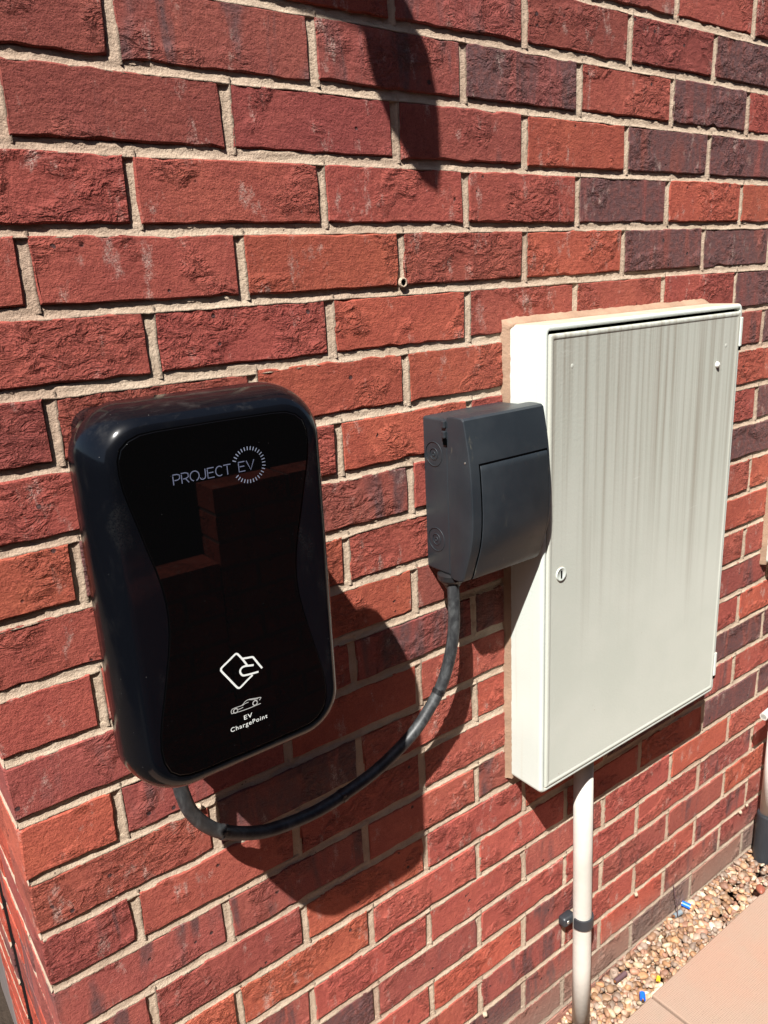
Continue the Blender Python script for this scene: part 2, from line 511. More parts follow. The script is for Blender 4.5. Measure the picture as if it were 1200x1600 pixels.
# ---------------------------------------------------------------- ground
ground = link('ground', mesh('ground', [(-150, -150, -1.80), (150, -150, -1.80), (150, 150, -1.80), (-150, 150, -1.80)], [(0, 1, 2, 3)]), M_soil)
tag(ground, kind='structure')
bed = link('gravel_bed', from_bm('gravel_bed', bevel_box((3.6, 0.125, 0.030), 0, centre=(1.1, -0.0485, -1.783))), M_soil)
tag(bed, kind='structure')

# paving: every slab its own piece
paving = tag(empty('paving', (0.8, -0.8, -1.70)), kind='structure')
SL = 0.6
sb = bevel_box((SL - 0.004, SL - 0.004, 0.05), 0.003, 2)
slab_me = from_bm('paving_slab', sb)
for i in range(-3, 4):
    for j in range(1):
        o = link('paving_slab', slab_me, M_slab, paving, (0.8155 + SL * (i + 0.5), -0.1085 - SL * (j + 0.5), -1.725 + nrs.uniform(-0.001, 0.001)))
        o.rotation_euler = (nrs.uniform(-0.002, 0.002), nrs.uniform(-0.002, 0.002), 0)

# ---------------------------------------------------------------- brickwork
CX = -0.220            # outer corner of the house
PITCH, COURSE = 0.225, 0.075
HJ = 0.0060            # half a joint
TINT = {'R': (0.262, 0.060, 0.045), 'O': (0.305, 0.069, 0.044), 'D': (0.205, 0.047, 0.039),
        'P': (0.19, 0.058, 0.049), 'M': (0.23, 0.058, 0.047), 'G': (0.20, 0.062, 0.045)}
BURN = {'R': 0.12, 'O': 0.0, 'D': 0.30, 'P': 0.80, 'M': 0.52, 'G': 0.25}
KNOWN = {(-2, 3): 'M', (-2, 4): 'R', (-2, 5): 'D', (-1, 1.5): 'M', (-1, 2.5): 'D', (-1, 3.5): 'D', (-1, 4.5): 'P', (0, -1): 'D', (0, 0): 'M', (0, 1): 'M', (0, 2): 'P', (0, 3): 'R', (0, 4): 'P', (0, 5): 'R', (1, -0.5): 'D', (1, 0.5): 'D', (1, 1.5): 'D', (1, 2.5): 'O', (1, 3.5): 'P', (1, 4.5): 'P', (2, -1): 'R', (2, 0): 'R', (2, 1): 'R', (2, 2): 'R', (2, 3): 'P', (2, 4): 'O', (2, 5): 'O', (3, -1.5): 'R', (3, -0.5): 'R', (3, 0.5): 'O', (3, 1.5): 'R', (3, 2.5): 'O', (3, 3.5): 'P', (3, 4.5): 'P', (4, -1): 'R', (4, 0): 'R', (4, 1): 'O', (4, 2): 'R', (4, 3): 'R', (4, 4): 'R', (4, 5): 'P', (5, -1.5): 'D', (5, -0.5): 'R', (5, 0.5): 'O', (5, 1.5): 'O', (5, 4.5): 'M', (6, -1): 'R', (6, 0): 'R', (6, 1): 'O', (7, -1.5): 'O', (7, 0.5): 'M', (7, 4.5): 'R', (7, 5.5): 'P', (8, -1): 'R', (8, 1): 'R', (8, 5): 'P', (9, -1.5): 'R', (9, 0.5): 'O', (9, 1.5): 'M', (9, 4.5): 'R', (9, 5.5): 'O', (10, -1): 'M', (10, 1): 'M', (11, -1.5): 'O', (11, -0.5): 'M', (12, -1): 'R', (12, 1): 'R', (12, 5): 'M', (13, -1.5): 'D', (13, -0.5): 'R', (13, 0.5): 'R', (13, 1.5): 'R', (13, 5.5): 'O', (14, -1): 'M', (14, 0): 'M', (14, 1): 'R', (14, 2): 'M', (14, 5): 'P', (15, 0.5): 'O', (15, 1.5): 'R', (15, 4.5): 'M', (16, 0): 'O', (16, 1): 'R', (16, 5): 'P', (16, 6): 'P', (17, 0.5): 'R', (17, 1.5): 'R', (17, 2.5): 'M', (18, 1): 'M', (18, 2): 'R', (19, 0.5): 'R', (20, 2): 'M', (21, 2.5): 'M', (22, 2): 'G', (22, 3): 'G', (22, 4): 'P', (22, 5): 'G', (22, 1): 'G'}

wall = empty('house_wall', (0.6, 0.0, -1.725))
tag(wall, 'sunlit red brick house wall with buff mortar joints behind all the boxes', 'wall')

def brick_mesh(lx, lz, depth, jit=0.0011, extra_depth_x=None):
    """front face towards -y at y=0, irregular arrises; local origin at the centre of the front face"""
    nx = max(3, int(round(lx / 0.017))); nz = 3
    def side(a, b, n):
        return [(a[0] + (b[0] - a[0]) * k / n, a[1] + (b[1] - a[1]) * k / n) for k in range(n)]
    h, v = lx / 2, lz / 2
    ring = side((-h, -v), (h, -v), nx) + side((h, -v), (h, v), nz) + side((h, v), (-h, v), nx) + side((-h, v), (-h, -v), nz)
    fr, mid, bk = [], [], []
    sk = [rnd.uniform(-0.0012, 0.0012) for _ in range(4)]
    for (x, z) in ring:
        jx, jz = rnd.gauss(0, jit * 0.55), rnd.gauss(0, jit * 0.55)
        xx = x + sk[0] * (z / v) * 0.5 + jx
        zz = z + sk[1] * (x / h) * 0.7 + jz
        c = 0.0011 + abs(rnd.gauss(0, 0.0008))
        if rnd.random() < 0.03: c += rnd.uniform(0.001, 0.003)
        sx = -1 if x > 0 else 1; sz = -1 if z > 0 else 1
        ex = 1 if abs(abs(x) - h) < 1e-6 else 0; ez = 1 if abs(abs(z) - v) < 1e-6 else 0
        fr.append((xx + sx * c * ex, rnd.gauss(0, 0.0002), zz + sz * c * ez))
        mid.append((xx, c * 0.9, zz))
        bk.append((xx, depth, zz))
    n = len(ring)
    vs = fr + mid + bk
    fs = []
    for a in range(2):
        for k in range(n):
            k2 = (k + 1) % n
            fs.append((a * n + k, a * n + k2, (a + 1) * n + k2, (a + 1) * n + k))
    # front face as strips between bottom and top rows
    top = [2 * nx + nz - k for k in range(nx + 1)]
    for k in range(nx):
        fs.append((k, k + 1, top[k + 1], top[k])[::-1])
    fs.append((0, top[0]) + tuple(range(n - 1, top[0], -1)))
    fs.append((nx,) + tuple(range(nx + 1, top[nx] + 1)))
    bm = bmesh.new(); me = mesh('b', vs, fs); bm.from_mesh(me); bpy.data.meshes.remove(me)
    return from_bm('brick', bm)

def style(o, key):
    if key in KNOWN: s = KNOWN[key]
    else:
        s = rnd.choice('RRRRRROOODMMP')
    t = TINT[s]; f = rnd.uniform(0.92, 1.1) * (1.0 + 0.24 * min(1, max(0, ((key[0] if key else 10) - 8) / 8)))  # lower courses brightened: light bounced off the slabs put into the tint
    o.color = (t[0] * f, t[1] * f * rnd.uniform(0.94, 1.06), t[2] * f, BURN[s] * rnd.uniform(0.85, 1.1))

brick_items = []   # (distance key, build function)
def add_brick(key, x0, x1, zc, face='front', depth=0.10, corner=None):
    brick_items.append((key, x0, x1, zc, face, depth, corner))

ROW0, ROW1 = -6, 24
XMAX = 2.10
for r in range(ROW0, ROW1):
    zc = -(r + 0.5) * COURSE
    odd = r % 2 == 1
    k = -1 if not odd else -1.5
    while True:
        x0 = k * PITCH + HJ; x1 = (k + 1) * PITCH - HJ
        if x1 > XMAX: break
        if k < -0.9: x0 = CX
        add_brick((r, k), x0, x1, zc, 'corner' if k < -0.9 else 'front')
        k += 1

def corner_brick(r, x0, x1, zc, key):
    """quoin: its end shows on the return face"""
    lx = x1 - x0; dep = 0.1025 if r % 2 == 0 else 0.2125
    me = brick_mesh(lx, COURSE - 2 * HJ, dep)
    # round the outer arris with real thickness: already a closed-sided block, close the back
    return me

count = 0
for (key, x0, x1, zc, face, depth, corner) in brick_items:
    r = key[0]
    lx = x1 - x0 + rnd.gauss(0, 0.0009); lz = COURSE - 2 * HJ + rnd.gauss(0, 0.0006)
    if face == 'corner':
        dep = 0.1025 if r % 2 == 0 else 0.2125
        lx = x1 - x0
    else:
        dep = 0.06
    me = brick_mesh(lx, lz, dep)
    me.name = 'brick'
    o = link('brick', me, M_brick, wall, ((x0 + x1) / 2, rnd.gauss(0, 0.0005), zc + rnd.gauss(0, 0.0005)))
    if face != 'corner':
        o.rotation_euler = (rnd.gauss(0, 0.006), rnd.gauss(0, 0.002), rnd.gauss(0, 0.002))
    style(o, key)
    count += 1

# return wall (faces -x), seen edge-on at the left
RET_END = 0.290; RET2_0, RET2_1 = 0.374, 0.60
ret_rows = range(5, 24)
def place_return(y0, y1, zc):
    me = brick_mesh(y1 - y0, COURSE - 2 * HJ + rnd.gauss(0, 0.0006), 0.06)
    o = link('brick', me, M_brick, wall, (CX + rnd.gauss(0, 0.0004), (y0 + y1) / 2, zc + rnd.gauss(0, 0.0004)))
    o.rotation_euler = (0, 0, -math.pi / 2)
    style(o, None); o.color = (0.36, 0.062, 0.038, 0.1 if rnd.random() > 0.2 else 0.6)  # brighter tint puts the stronger sunlight on this face into the bricks
for r in ret_rows:
    zc = -(r + 0.5) * COURSE
    if r % 2 == 1:
        place_return(0.2125 + 2 * HJ, RET_END, zc)
        place_return(RET2_0, RET2_1, zc)
    else:
        place_return(0.1025 + 2 * HJ, RET_END, zc)
        place_return(RET2_0, RET2_1, zc)

# the rest of the house above and beyond, joined
vs, fs = [], []
def joined(x0, x1, z0, z1, y=0.0, dep=0.05):
    b = len(vs); c = 0.0012
    vs.extend([(x0 + c, y, z0 + c), (x1 - c, y, z0 + c), (x1 - c, y, z1 - c), (x0 + c, y, z1 - c),
               (x0, y + c, z0), (x1, y + c, z0), (x1, y + c, z1), (x0, y + c, z1),
               (x0, y + dep, z0), (x1, y + dep, z0), (x1, y + dep, z1), (x0, y + dep, z1)])
    fs.append((b, b + 1, b + 2, b + 3))
    for s in (0, 4):
        for k in range(4):
            k2 = (k + 1) % 4
            fs.append((b + s + k, b + s + 4 + k, b + s + 4 + k2, b + s + k2))
for r in range(-14, ROW1):
    zc = -(r + 0.5) * COURSE
    k = -1 if r % 2 == 0 else -1.5
    while (k + 1) * PITCH - HJ < 3.4:
        x0 = max(CX, k * PITCH + HJ); x1 = (k + 1) * PITCH - HJ
        if x1 > XMAX or r < ROW0:
            joined(x0, x1, zc - COURSE / 2 + HJ, zc + COURSE / 2 - HJ)
        k += 1
far = link('brick', mesh('brickwork_rest', vs, fs), M_brick, wall, (0, 0, 0))
far['kind'] = 'stuff'
far.color = (*TINT['R'], 0.35)

# mortar: hand-struck joints, recessed at the top, smeared over the brick below
def smooth_noise(n, step, amp, seed):
    rs = np.random.RandomState(seed)
    m = int(n / step) + 3
    a = rs.randn(m) * amp
    x = np.arange(n) / step
    i = x.astype(int); f = x - i; f = f * f * (3 - 2 * f)
    return a[i] * (1 - f) + a[i + 1] * f

mv, mf = [], []
def strip(P0, P1, U, N, profile, seg=0.004, seed=0, ragged=0.00036):
    """sweep a joint profile [(across, depth)] from P0 to P1; U across, N outwards"""
    P0, P1, U, N = map(np.array, (P0, P1, U, N))
    L = np.linalg.norm(P1 - P0); n = max(2, int(L / seg)); t = np.linspace(0, 1, n + 1)
    base = len(mv)
    line = P0[None, :] + (P1 - P0)[None, :] * t[:, None]
    wob = smooth_noise(n + 1, 9, 0.0005, seed + 5)
    m = len(profile)
    for j, (a, d) in enumerate(profile):
        nz = smooth_noise(n + 1, 1.6, ragged, seed * 31 + j) + smooth_noise(n + 1, 6, ragged * 0.8, seed * 17 + j)
        q = line + U[None, :] * (a + wob)[:, None] + N[None, :] * (d + nz)[:, None]
        mv.extend(q.tolist())
    for j in range(m - 1):
        for i in range(n):
            a = base + j * (n + 1) + i
            mf.append((a, a + 1, a + n + 2, a + n + 1))
H = HJ
BEDP = [(H + 0.004, -0.010), (H + 0.0015, -0.0040), (H - 0.001, -0.0027), (H * 0.3, -0.0030), (-H * 0.4, -0.0026), (-H * 0.9, -0.0013), (-H - 0.0010, -0.0006), (-H - 0.004, -0.010)]
PERP = [(-H - 0.004, -0.010), (-H - 0.001, -0.0038), (-H * 0.6, -0.0032), (0, -0.0034), (H * 0.6, -0.0024), (H + 0.0008, -0.0008), (H + 0.004, -0.010)]
sd = 1
for r in range(-14, ROW1 + 1):
    z = -r * COURSE
    near = r >= ROW0
    strip((CX + 0.003, 0, z), (3.4, 0, z), (0, 0, 1), (0, -1, 0), BEDP, 0.0035 if near else 0.02, sd); sd += 1
    if r < ROW1:
        zc = z - COURSE / 2
        k = 0 if r % 2 == 0 else -0.5
        while k * PITCH < 3.4:
            x = k * PITCH
            strip((x, 0, zc - COURSE / 2), (x, 0, zc + COURSE / 2), (1, 0, 0), (0, -1, 0), PERP, 0.0035 if near and x < XMAX else 0.02, sd); sd += 1
            k += 1
for r in range(5, ROW1 + 1):
    z = -r * COURSE
    strip((CX, 0.003, z), (CX, RET_END, z), (0, 0, 1), (-1, 0, 0), BEDP, 0.004, sd); sd += 1
    strip((CX, RET2_0, z), (CX, RET2_1, z), (0, 0, 1), (-1, 0, 0), BEDP, 0.004, sd); sd += 1
    if r < ROW1:
        zc = z - COURSE / 2
        y = 0.2125 + HJ if r % 2 == 1 else 0.1025 + HJ
        strip((CX, y, zc - COURSE / 2), (CX, y, zc + COURSE / 2), (0, -1, 0), (-1, 0, 0), PERP, 0.004, sd); sd += 1
mo = link('mortar', mesh('mortar', mv, mf), M_mortar, wall, (0, 0, 0), smooth=True)
# solid backing behind the joints and the other faces of the house
bk = link('wall_core', from_bm('wall_core', bevel_box((3.53, 3.0, 3.2), 0, centre=(1.612, 1.545, -0.35))), M_mortar, wall, (0, 0, 0))
# mortar droppings left on the face
for (x, z, s) in ((0.457, -1.580, 1.0), (0.907, -1.580, 0.9), (1.323, -1.581, 0.9), (1.351, -1.575, 0.8), (-0.019, -0.897, 0.8)):
    bm = bmesh.new(); bmesh.ops.create_icosphere(bm, subdivisions=2, radius=0.0048 * s)
    for v in bm.verts:
        v.co *= rnd.uniform(0.75, 1.25)
        v.co.z *= 1.3 if v.co.z < 0 else 0.9
    link('mortar_lump', from_bm('mortar_lump', bm), M_mortar, wall, (x, -0.003, z), smooth=True)
# small drainage tube with a dark bore in the joint above the boxes
wt = link('weep_tube', lathe([(0.0045, 0.004), (0.0062, 0.003), (0.0062, -0.004), (0.0042, -0.0045), (0.0038, 0.003)], 20), M_mortar, wall, (0.338, 0.0015, -0.291), smooth=True)
link('bore', lathe([(0.0039, 0.0), (0.0039, 0.001)], 16), M_gapshade, wt, (0.338, -0.0010, -0.291))

# flat dark strip and door frame on the return face
link('dark_joint', from_bm('s', bevel_box((0.006, RET2_0 - RET_END + 0.02, 1.42), 0, centre=(CX + 0.006, (RET2_0 + RET_END) / 2, -1.03))), M_darkjoint, wall, (0, 0, 0))

door = empty('side_door', (CX + 0.09, 0.9, -1.7))
tag(door, 'dark side door in a grey white frame round the left corner of the wall', 'door')
M_frame = plain('grey_door_frame', (0.16, 0.135, 0.13), 0.5)
link('door_frame', from_bm('f', bevel_box((0.05, 0.17, 2.1), 0.004, centre=(CX + 0.024, RET2_1 + 0.088, -0.65))), M_frame, door, (0, 0, 0))
link('door_leaf', from_bm('f', bevel_box((0.03, 0.90, 2.05), 0.004, centre=(CX + 0.018, RET2_1 + 0.630, -0.675))), M_tie, door, (0, 0, 0))
link('door_frame', from_bm('f', bevel_box((0.05, 0.10, 2.1), 0.004, centre=(CX + 0.024, RET2_1 + 1.14, -0.65))), M_frame, door, (0, 0, 0))

# ---------------------------------------------------------------- meter box
def meter_box(name, X0, X1, Z0, Z1, D, label):
    root = tag(empty(name, (X0, 0, Z0)), label, 'meter box')
    cx, cz, hx, hz = (X0 + X1) / 2, (Z0 + Z1) / 2, (X1 - X0) / 2, (Z1 - Z0) / 2
    def L(inset, d, r): return [(x, -d, z) for x, z in rrect(cx, cz, hx - inset, hz - inset, max(0.001, r), 6)]
    loops = [L(0.0, -0.002, 0.010), L(0.0, D - 0.006, 0.009), L(0.0007, D - 0.003, 0.009), L(0.0022, D - 0.001, 0.0085), L(0.0045, D, 0.007), L(0.0075, D - 0.0008, 0.005), L(0.0085, D - 0.003, 0.004), L(0.0090, D - 0.012, 0.003)]
    b = link('body', loft(loops), M_creamside, root, (0, 0, 0)); 
    b.location = Vector((X0, 0, Z1)) - parent_loc(root)
    b.data.transform(Matrix.Translation((-X0, 0, -Z1)))
    autosmooth(b, 40)
    # shadow gap
    g = link('gap', loft([L(0.0088, D - 0.0115, 0.003), L(0.0088, D - 0.010, 0.003)]), M_gapshade, root, (0, 0, 0))
    # door: proud panel with softened edges
    dx0, dx1, dz0, dz1 = X0 + 0.0108, X1 - 0.0065, Z0 + 0.0085, Z1 - 0.0132
    dcx, dcz, dhx, dhz = (dx0 + dx1) / 2, (dz0 + dz1) / 2, (dx1 - dx0) / 2, (dz1 - dz0) / 2
    def Ld(i, d, r): return [(x - dx0, -d, z - dz1) for x, z in rrect(dcx, dcz, dhx - i, dhz - i, max(r, 0.0006), 5)]
    dl = [Ld(0, D - 0.011, 0.002), Ld(0, D - 0.0012, 0.002), Ld(0.001, D + 0.0004, 0.002), Ld(0.0025, D + 0.001, 0.002), Ld(0.006, D + 0.0012, 0.002), Ld(0.0072, D + 0.0004, 0.002), Ld(0.009, D + 0.0001, 0.002)]
    d = link('door', loft(dl), M_cream, root, (dx0, 0, dz1)); autosmooth(d, 40)
    return root, d, D
mb, mdoor, MD = meter_box('meter_box', 0.522, 1.0262, -1.105, -0.3568, 0.0745, 'large cream meter box with rain streaked door between the charcoal enclosure and the right edge')
# lock, screws and marks on the door
lk = link('lock', lathe([(0.0, -0.0005), (0.0085, -0.0005), (0.0105, -0.0018), (0.0112, -0.0008), (0.0112, 0.003)], 28), M_creamside, mdoor, (0.5629, -MD - 0.0005, -0.7295), smooth=True)
link('keyhole', from_bm('k', bevel_box((0.0032, 0.0006, 0.012), 0.0002, centre=(0, 0, 0))), M_gapshade, mdoor, (0.5629, -MD - 0.0017, -0.7295))
kb = lathe([(0.0, -0.004), (0.003, -0.0038), (0.0048, -0.002), (0.0055, 0.0), (0.0055, 0.001)], 20)
link('screw_cap', kb, M_white, mdoor, (0.9557, -MD - 0.0005, -0.4548), smooth=True)
mk = lathe([(0.0, -0.0001), (0.0028, -0.0001), (0.0036, 0.0002), (0.0036, 0.001)], 16)
link('filled_screw_hole', mk, M_cream, mdoor, (0.5806, -MD - 0.0002, -0.4177), smooth=True)
link('filled_screw_hole', mk, M_cream, mdoor, (0.9794, -MD - 0.0002, -0.4247), smooth=True)
for z in (-0.405, -1.045):
    hg = link('hinge', from_bm('h', bevel_box((0.007, 0.014, 0.050), 0.0015, centre=(0, 0, 0))), M_creamside, mb, (1.0232, -MD + 0.005, z))
    link('hinge_gap', from_bm('h', bevel_box((0.0085, 0.012, 0.007), 0.0005, centre=(0, 0, 0))), M_gapshade, mb, (1.0240, -MD + 0.006, z - 0.0285))
# cement fillet round the back of the box, thickest on top
def fillet_mesh(X0, X1, Z0, Z1, seed, wt=0.008, ws=0.0055):
    rs = np.random.RandomState(seed)
    path = [(X0, Z0 - 0.002), (X0, Z1), (X1, Z1), (X1, Z0 - 0.002)]
    vs, fs = [], []
    pts = []
    for a in range(3):
        (xa, za), (xb, zb) = path[a], path[a + 1]
        n = int(max(abs(xb - xa), abs(zb - za)) / 0.006)
        for k in range(n + (1 if a == 2 else 0)):
            t = k / n
            pts.append((xa + (xb - xa) * t, za + (zb - za) * t, a))
    def ease(i):
        x, z, a = pts[i]
        nx, nz = ((-1, 0), (0, 1), (1, 0))[a]
        w = (ws, wt, ws * 0.4)[a]
        dc = min(abs(x - X0) + abs(z - Z1), abs(x - X1) + abs(z - Z1))
        if dc < 0.012:
            s = 0.70710678; c = -1 if abs(x - X0) < abs(x - X1) else 1
            k = 1 - dc / 0.012
            nx, nz = nx * (1 - k) + c * s * k, nz * (1 - k) + s * k
        return nx, nz, w
    for i in range(len(pts)):
        x, z, a = pts[i]
        nx, nz, w = ease(i)
        j = rs.normal(0, 0.0004)
        dpt = (0.010, 0.015, 0.006)[a]
        prof = [(-0.004, dpt), (0.0006, dpt + j), (w * 0.35, dpt * 0.72 + j), (w * 0.8, dpt * 0.35 + rs.normal(0, 0.0003)), (w + j * 1.3, 0.003), (w + 0.002 + j * 1.3, -0.006)]
        for (u, d) in prof: vs.append((x + nx * u, -d, z + nz * u))
    m = 6
    for i in range(len(pts) - 1):
        for j in range(m - 1):
            fs.append((i * m + j, i * m + j + 1, (i + 1) * m + j + 1, (i + 1) * m + j))
    return mesh('cement_fillet', vs, fs)
link('cement_fillet', fillet_mesh(0.522, 1.0262, -1.105, -0.3568, 3), M_fillet, mb, (0, 0, 0), smooth=True)

mb2, md2, _ = meter_box('meter_box', 1.318, 1.82, -0.930, -0.20, 0.0745, 'cream meter box cut off by the right edge of the photo beyond the streaked one')
link('cement_fillet', fillet_mesh(1.318, 1.82, -0.930, -0.20, 5), M_fillet, mb2, (0, 0, 0), smooth=True)

# ---------------------------------------------------------------- EV charger
ch = tag(empty('vehicle_charger', (-0.0285, 0, -0.735)), 'glossy black rounded wall charger with dark glass front at the left', 'charger')
ccx, ccz = -0.0275, -0.5555
def Lc(inset, d, r, n=14): return [(x, -d, z) for x, z in rrect(ccx, ccz, 0.1135 - inset, 0.1835 - inset, r, n)]
loops = [Lc(0.0050, 0.1425, 0.043), Lc(0.0015, 0.1435, 0.046), Lc(0.0, 0.1450, 0.047)]
for k in range(1, 13):
    a = math.radians(90 * k / 12)
    loops.append(Lc(0.0215 * (1 - math.cos(a) ** 0.95), 0.1475 + 0.051 * math.sin(a) ** 0.95, 0.047 - 0.012 * (1 - math.cos(a))))
loops.append(Lc(0.032, 0.1989, 0.032))
hs = link('housing', loft(loops), M_black, ch, (0, 0, 0)); autosmooth(hs, 60)
# rear mounting body, smaller than the shell
def Lr(i, d): return [(x, -d, z) for x, z in rrect(-0.0185, -0.5625, 0.078 - i, 0.168 - i, 0.022, 6)]
rb = link('rear_body', loft([Lr(0, 0.001), Lr(0, 0.1425)]), M_black, ch, (0, 0, 0)); autosmooth(rb, 40)
# glass: waisted outline, symmetric about the centre line
half = [(0.0, -0.3935), (0.055, -0.3940), (0.068, -0.3950), (0.0775, -0.3985), (0.0845, -0.4045), (0.0878, -0.4135), (0.0882, -0.4250), (0.0868, -0.4380), (0.0835, -0.4530), (0.0795, -0.4695), (0.0743, -0.4920), (0.0695, -0.5110), (0.0661, -0.5280), (0.0645, -0.5430), (0.0643, -0.5570), (0.0655, -0.5720), (0.0685, -0.5890), (0.0728, -0.6080), (0.0775, -0.6280), (0.0825, -0.6480), (0.0858, -0.6640), (0.0872, -0.6780), (0.0862, -0.6910), (0.0820, -0.7025), (0.0745, -0.7095), (0.065, -0.7125), (0.050, -0.7135), (0.0, -0.7140)]
gc = -0.0295
def glass_loop(inset, d):
    pts = []
    cz_ = -0.5538
    for (x, z) in half:
        pts.append((gc + max(0.0, x - inset * (1 if x > 0.03 else x / 0.03)), -d, z + inset * (1 if z < cz_ else -1) * (1 if abs(z - cz_) > 0.12 else 0)))
    for (x, z) in half[-2:0:-1]:
        pts.append((gc - max(0.0, x - inset * (1 if x > 0.03 else x / 0.03)), -d, z + inset * (1 if z < cz_ else -1) * (1 if abs(z - cz_) > 0.12 else 0)))
    return pts
GL = 0.2002
link('glass_gap', loft([glass_loop(-0.0009, 0.1975), glass_loop(-0.0009, 0.1991)]), M_gapshade, ch, (0, 0, 0))
gl = link('glass_front', loft([glass_loop(0, 0.1975), glass_loop(0, GL - 0.0009), glass_loop(0.0002, GL - 0.0002), glass_loop(0.0005, GL)]), M_glass, ch, (0, 0, 0))
autosmooth(gl, 50)
gl.data.polygons[-1].use_smooth = False
# printed marks
def ribbon(lines, w, y0, name, mat, parent):
    vs, fs = [], []
    for li, (pts, ww) in enumerate(lines):
        P = [Vector((p[0], p[1])) for p in pts]
        base = len(vs); n = len(P)
        y = -(y0 + 0.00002 * (li + 1))
        for i, p in enumerate(P):
            if i == 0: t = (P[1] - P[0]).normalized()
            elif i == n - 1: t = (P[-1] - P[-2]).normalized()
            else: t = ((P[i + 1] - p).normalized() + (p - P[i - 1]).normalized()).normalized()
            nn = Vector((-t.y, t.x))
            e = Vector((0, 0))
            if i == 0: e = -t * ww * 0.3
            if i == n - 1: e = t * ww * 0.3
            for s in (1, -1):
                q = p + e + nn * ww * 0.5 * s
                vs.append((q.x, y, q.y))
        for i in range(n - 1):
            a = base + 2 * i
            fs.append((a, a + 1, a + 3, a + 2))
    me = mesh(name, vs, fs)
    o = link(name, me, mat, parent, (0, 0, 0))
    return o
def rounded(pts, closed=False):
    v = catmull([(p[0], p[1], 0) for p in pts], 4)
    return [(q.x, q.y) for q in v]
A = [(-0.0262, -0.6252), (-0.03, -0.6179), (-0.034, -0.6116), (-0.0355, -0.6104), (-0.0371, -0.6105), (-0.0441, -0.6146), (-0.0514, -0.6188), (-0.0523, -0.6205), (-0.0519, -0.6226), (-0.0456, -0.6328), (-0.0392, -0.6431), (-0.0371, -0.6451), (-0.0351, -0.645), (-0.0286, -0.6411), (-0.0221, -0.6374)]
B = [(-0.0293, -0.6173), (-0.0247, -0.6181), (-0.0204, -0.6189), (-0.0188, -0.6202), (-0.0149, -0.6272), (-0.0114, -0.6332)]
Cc = [(-0.02, -0.6274), (-0.0243, -0.6264), (-0.0282, -0.6255), (-0.0316, -0.6259), (-0.0337, -0.6282), (-0.0335, -0.6312), (-0.0315, -0.634), (-0.0279, -0.6349), (-0.0226, -0.6355), (-0.0158, -0.636)]
W = 0.0019
ribbon([(rounded(A), W), (rounded(B), W), (rounded(Cc), W)], W, GL, 'card_symbol', M_print, ch)
D1 = [(-0.0471, -0.6684), (-0.0474, -0.6662), (-0.0459, -0.6641), (-0.0412, -0.6639), (-0.0359, -0.664), (-0.0322, -0.6614), (-0.0288, -0.6607), (-0.0254, -0.6612), (-0.02, -0.6624), (-0.0156, -0.6634), (-0.0173, -0.6655)]
D2 = [(-0.0471, -0.6684), (-0.0398, -0.6693), (-0.0291, -0.6698), (-0.0166, -0.6695)]
D3 = [(-0.0352, -0.6643), (-0.0324, -0.6633), (-0.029, -0.6633)]
D4 = [(-0.0288, -0.6607), (-0.0242, -0.6625), (-0.0188, -0.6635)]
D5 = [(-0.041, -0.6665), (-0.0375, -0.6668), (-0.035, -0.6662)]
def circ(x, z, r, n=18): return [(x + r * math.cos(2 * math.pi * k / n), z + r * math.sin(2 * math.pi * k / n)) for k in range(n + 1)]
ribbon([(rounded(D1), 0.0007), (rounded(D2), 0.0007), (D3, 0.0006), (D4, 0.0006), (D5, 0.0006), (circ(-0.0429, -0.667, 0.0022), 0.0010), (circ(-0.0222, -0.6667, 0.0024), 0.0010)], 0.001, GL, 'car_symbol', M_printgrey, ch)

# thin line lettering: PROJECT EV
G = {'P': (0.0058, [[(0, 0), (0, 0.85)], [(0, 1), (0.62, 1), (1, 0.9), (1, 0.55), (0.62, 0.42), (0.22, 0.42)]]),
     'R': (0.0060, [[(0, 0), (0, 0.85)], [(0, 1), (0.62, 1), (1, 0.9), (1, 0.55), (0.62, 0.42), (0.25, 0.42)], [(0.55, 0.42), (1, 0)]]),
     'O': (0.0082, [[(0.5 + 0.5 * math.cos(math.radians(a)), 0.5 + 0.5 * math.sin(math.radians(a))) for a in range(-70, 251, 16)]]),
     'J': (0.0050, [[(0, 0.2), (0.15, 0.03), (0.5, 0), (0.85, 0.08), (1, 0.3), (1, 1)]]),
     'E': (0.0058, [[(1, 1), (0, 1)], [(0, 0.88), (0, 0), (1, 0)], [(0.18, 0.52), (0.9, 0.52)]]),
     'C': (0.0072, [[(0.55 + 0.5 * math.cos(math.radians(a)), 0.5 + 0.5 * math.sin(math.radians(a))) for a in range(48, 313, 15)]]),
     'T': (0.0064, [[(0, 1), (1, 1)], [(0.5, 0.86), (0.5, 0)]]),
     'V': (0.0074, [[(0, 1), (0.5, 0), (1, 1)]])}
lines = []
lh = 0.0085
for chs, x in (('P', -0.0743), ('R', -0.0668), ('O', -0.0592), ('J', -0.0502), ('E', -0.0432), ('C', -0.0360), ('T', -0.0278), ('E', -0.0136), ('V', -0.0058)):
    wdt, st = G[chs]
    for s in st:
        lines.append(([(x + p[0] * wdt, -0.4408 + p[1] * lh) for p in s], 0.00085))
ribbon(lines, 0.001, GL, 'logo_lettering', M_printblue, ch)
lines = []
for k in range(32):
    a = 2 * math.pi * k / 32
    if 2.80 < a < 3.65: continue
    c_, s_ = math.cos(a), math.sin(a)
    lines.append(([(-0.0035 + 0.0135 * c_, -0.4362 + 0.0135 * s_), (-0.0035 + 0.0163 * c_, -0.4362 + 0.0163 * s_)], 0.00080))
ribbon(lines, 0.001, GL, 'logo_ring', M_ring, ch)

